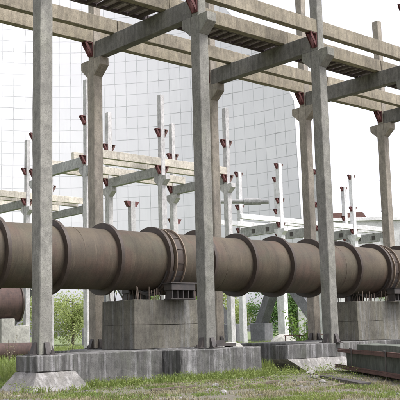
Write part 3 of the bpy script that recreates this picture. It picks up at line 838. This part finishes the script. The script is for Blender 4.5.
def g_near(rr):
    d = 16.5 + 20*rr.random()**1.5; l = rr.uniform(-.30, .30)*d
    x = CAM.x+.667*d+.748*l; y = CAM.y+.748*d-.667*l
    f = mn.noise(Vector((x*.55, y*.55, 0)))*.6 + mn.noise(Vector((x*2, y*2, 5)))*.4
    dens = .30 + f*2.3
    if y < -.9: dens -= .26*min(1, (-.9-y)/1.2)
    if -1.0 > y > -6 and x > 6.5: dens -= .10
    e = max(0, 1-abs(y+.75)/.6) if -1 < x < 9 else 0      # taller fringe at the foot of the footings
    dens += e*1.1
    if y > 1: dens += .3
    if rr.random() > dens: return None
    return x, y, (.75+.8*max(0, f)+e*1.1)*(1 if y > -1.4 else .5)
blades('grass', 62000, M['grass'], g_near, 'green grass around the footings', (.05, .17))
def g_straw(rr):
    d = 16.5 + 10*rr.random()**1.3; l = rr.uniform(-.30, .30)*d
    x = CAM.x+.667*d+.748*l; y = CAM.y+.748*d-.667*l
    f = mn.noise(Vector((x*.8+9, y*.8, 3)))
    if rr.random() > .2+f: return None
    return x, y, .8
blades('dry_grass', 17000, M['straw'], g_straw, 'dry straw coloured grass in front of the footings', (.03, .12))
def g_far(rr):
    d = 30 + 70*rr.random()**1.2; l = rr.uniform(-.28, .28)*d
    x = CAM.x+.667*d+.748*l; y = CAM.y+.748*d-.667*l
    if y < 1: return None
    return x, y, 1.6
blades('meadow', 40000, M['grass'], g_far, 'tall green meadow grass behind the trestle', (.1, .3))
# leafy weeds
vs = []; fs = []; rr = random.Random(5)
spots = [(-.2+rr.uniform(-1, 9), -.9+rr.uniform(-.5, .3)) for _ in range(40)] + [(rr.uniform(8.2, 12.6), rr.uniform(-1.5, -.6)) for _ in range(34)] + [(rr.uniform(-1, 11), rr.uniform(-5, -1.5)) for _ in range(60)]
for (x, y) in spots:
    if blocked(x, y): continue
    hh = rr.uniform(.1, .34)
    for _ in range(45):
        p = Vector((x+rr.gauss(0, .12), y+rr.gauss(0, .12), G+rr.random()*hh)); a = Vector((rr.gauss(0, 1), rr.gauss(0, 1), rr.gauss(0, .5))).normalized()
        b2 = a.cross(Vector((rr.gauss(0, 1), rr.gauss(0, 1), 1))).normalized(); k1 = rr.uniform(.012, .032); i0 = len(vs)
        vs += [tuple(p+a*k1), tuple(p+b2*k1*.5), tuple(p-a*k1), tuple(p-b2*k1*.5)]; fs.append((i0, i0+1, i0+2, i0+3))
me = bpy.data.meshes.new('weeds'); me.from_pydata(vs, [], fs); me.materials.append(M['grass'])
o = bpy.data.objects.new('weeds', me); COL.objects.link(o); o['kind'] = 'stuff'; o['label'] = 'low leafy weeds among the grass'; o['category'] = 'weeds'
# rubble
def rubble(name, n, mat, smin, smax, seed, label, yr):
    rr = random.Random(seed); vs = []; fs = []; c = 0
    while c < n:
        d = 16.5 + 13*rr.random()**1.2; l = rr.uniform(-.3, .3)*d
        x = CAM.x+.667*d+.748*l; y = CAM.y+.748*d-.667*l
        if not yr[0] < y < yr[1] or blocked(x, y): 
            if rr.random() < .001: break
            continue
        if mn.noise(Vector((x*.7, y*.7, seed)))+.35 < rr.random()*.8: continue
        s = smin + (smax-smin)*rr.random()**3; sx, sy, sz = s*rr.uniform(.6, 1.8), s*rr.uniform(.5, 1), s*rr.uniform(.2, .6); a = rr.uniform(0, PI)
        i0 = len(vs); ca, sa = math.cos(a), math.sin(a)
        for zz in (0, 1):
            for (p, q) in ((-1, -1), (1, -1), (1, 1), (-1, 1)):
                k1 = (1 if zz == 0 else .75)*rr.uniform(.75, 1.1)
                X, Y_ = p*sx*k1, q*sy*k1
                vs.append((x+X*ca-Y_*sa, y+X*sa+Y_*ca, G-.01 + zz*sz*rr.uniform(.7, 1.2)))
        fs += [(i0+4, i0+5, i0+6, i0+7), (i0, i0+1, i0+5, i0+4), (i0+1, i0+2, i0+6, i0+5), (i0+2, i0+3, i0+7, i0+6), (i0+3, i0, i0+4, i0+7)]; c += 1
    me = bpy.data.meshes.new(name); me.from_pydata(vs, [], fs); me.materials.append(mat)
    o = bpy.data.objects.new(name, me); COL.objects.link(o); o['kind'] = 'stuff'; o['label'] = label; o['category'] = 'rubble'
rubble('rubble', 9000, M['footing_pale'], .012, .085, 3, 'pale stones and concrete crumbs on the trodden ground', (-12, -.9))
rubble('dark_rubble', 5200, M['weed_stick'], .012, .11, 4, 'dark twigs and scraps scattered on the ground', (-12, -.9))

# ------------------------------------------------------------------ light
SE, SAZ = 60, 158          # sun elevation; azimuth measured from +Y towards +X
w = bpy.data.worlds.new('World'); S.world = w; w.use_nodes = True; t = w.node_tree; t.nodes.clear()
out = t.nodes.new('ShaderNodeOutputWorld'); bg = t.nodes.new('ShaderNodeBackground'); sky = t.nodes.new('ShaderNodeTexSky')
sky.sky_type = 'NISHITA'; sky.sun_disc = False; sky.sun_elevation = math.radians(SE); sky.sun_rotation = math.radians(SAZ)
sky.dust_density = 3; sky.air_density = 1
hs = t.nodes.new('ShaderNodeHueSaturation'); hs.inputs['Saturation'].default_value = .08
t.links.new(sky.outputs[0], hs.inputs['Color'])
t.links.new(mix(t, 1.0, hs.outputs[0], (.97, .965, 1.04), 'MULTIPLY'), bg.inputs['Color'])
bg.inputs['Strength'].default_value = .12; t.links.new(bg.outputs[0], out.inputs[0])
sd = bpy.data.lights.new('sun', 'SUN'); sd.energy = 1.4; sd.angle = math.radians(20); sd.color = (1, .955, .90)
so = bpy.data.objects.new('sun', sd); COL.objects.link(so)
dv = Vector((math.sin(math.radians(SAZ))*math.cos(math.radians(SE)), math.cos(math.radians(SAZ))*math.cos(math.radians(SE)), math.sin(math.radians(SE))))
so.rotation_euler = dv.to_track_quat('Z', 'Y').to_euler(); so.location = (0, -10, 30)

# ------------------------------------------------------------------ camera
import numpy as np
PITCH, ROLL, YAW, FPX = CAMP = (0.148024, -0.024736, 0.730594, 883.08)
Fv = Vector((math.sin(YAW)*math.cos(PITCH), math.cos(YAW)*math.cos(PITCH), math.sin(PITCH)))
Rv = Fv.cross(Vector((0, 0, 1))).normalized(); Uv = Rv.cross(Fv)
R2v = Rv*math.cos(ROLL) + Uv*math.sin(ROLL); U2v = -Rv*math.sin(ROLL) + Uv*math.cos(ROLL)
cd = bpy.data.cameras.new('camera'); co = bpy.data.objects.new('camera', cd); COL.objects.link(co)
mt = Matrix((R2v, U2v, -Fv)).transposed().to_4x4(); mt.translation = CAM; co.matrix_world = mt
cd.sensor_width = 36; cd.lens = FPX/400*36; cd.clip_start = .1; cd.clip_end = 3000
S.camera = co
S.render.engine = 'CYCLES'
S.render.resolution_x = 1024; S.render.resolution_y = 1024
vs_ = S.view_settings; vs_.view_transform = 'Standard'; vs_.look = 'None'; vs_.gamma = 1; vs_.use_curve_mapping = False
vs_.exposure = 1.5
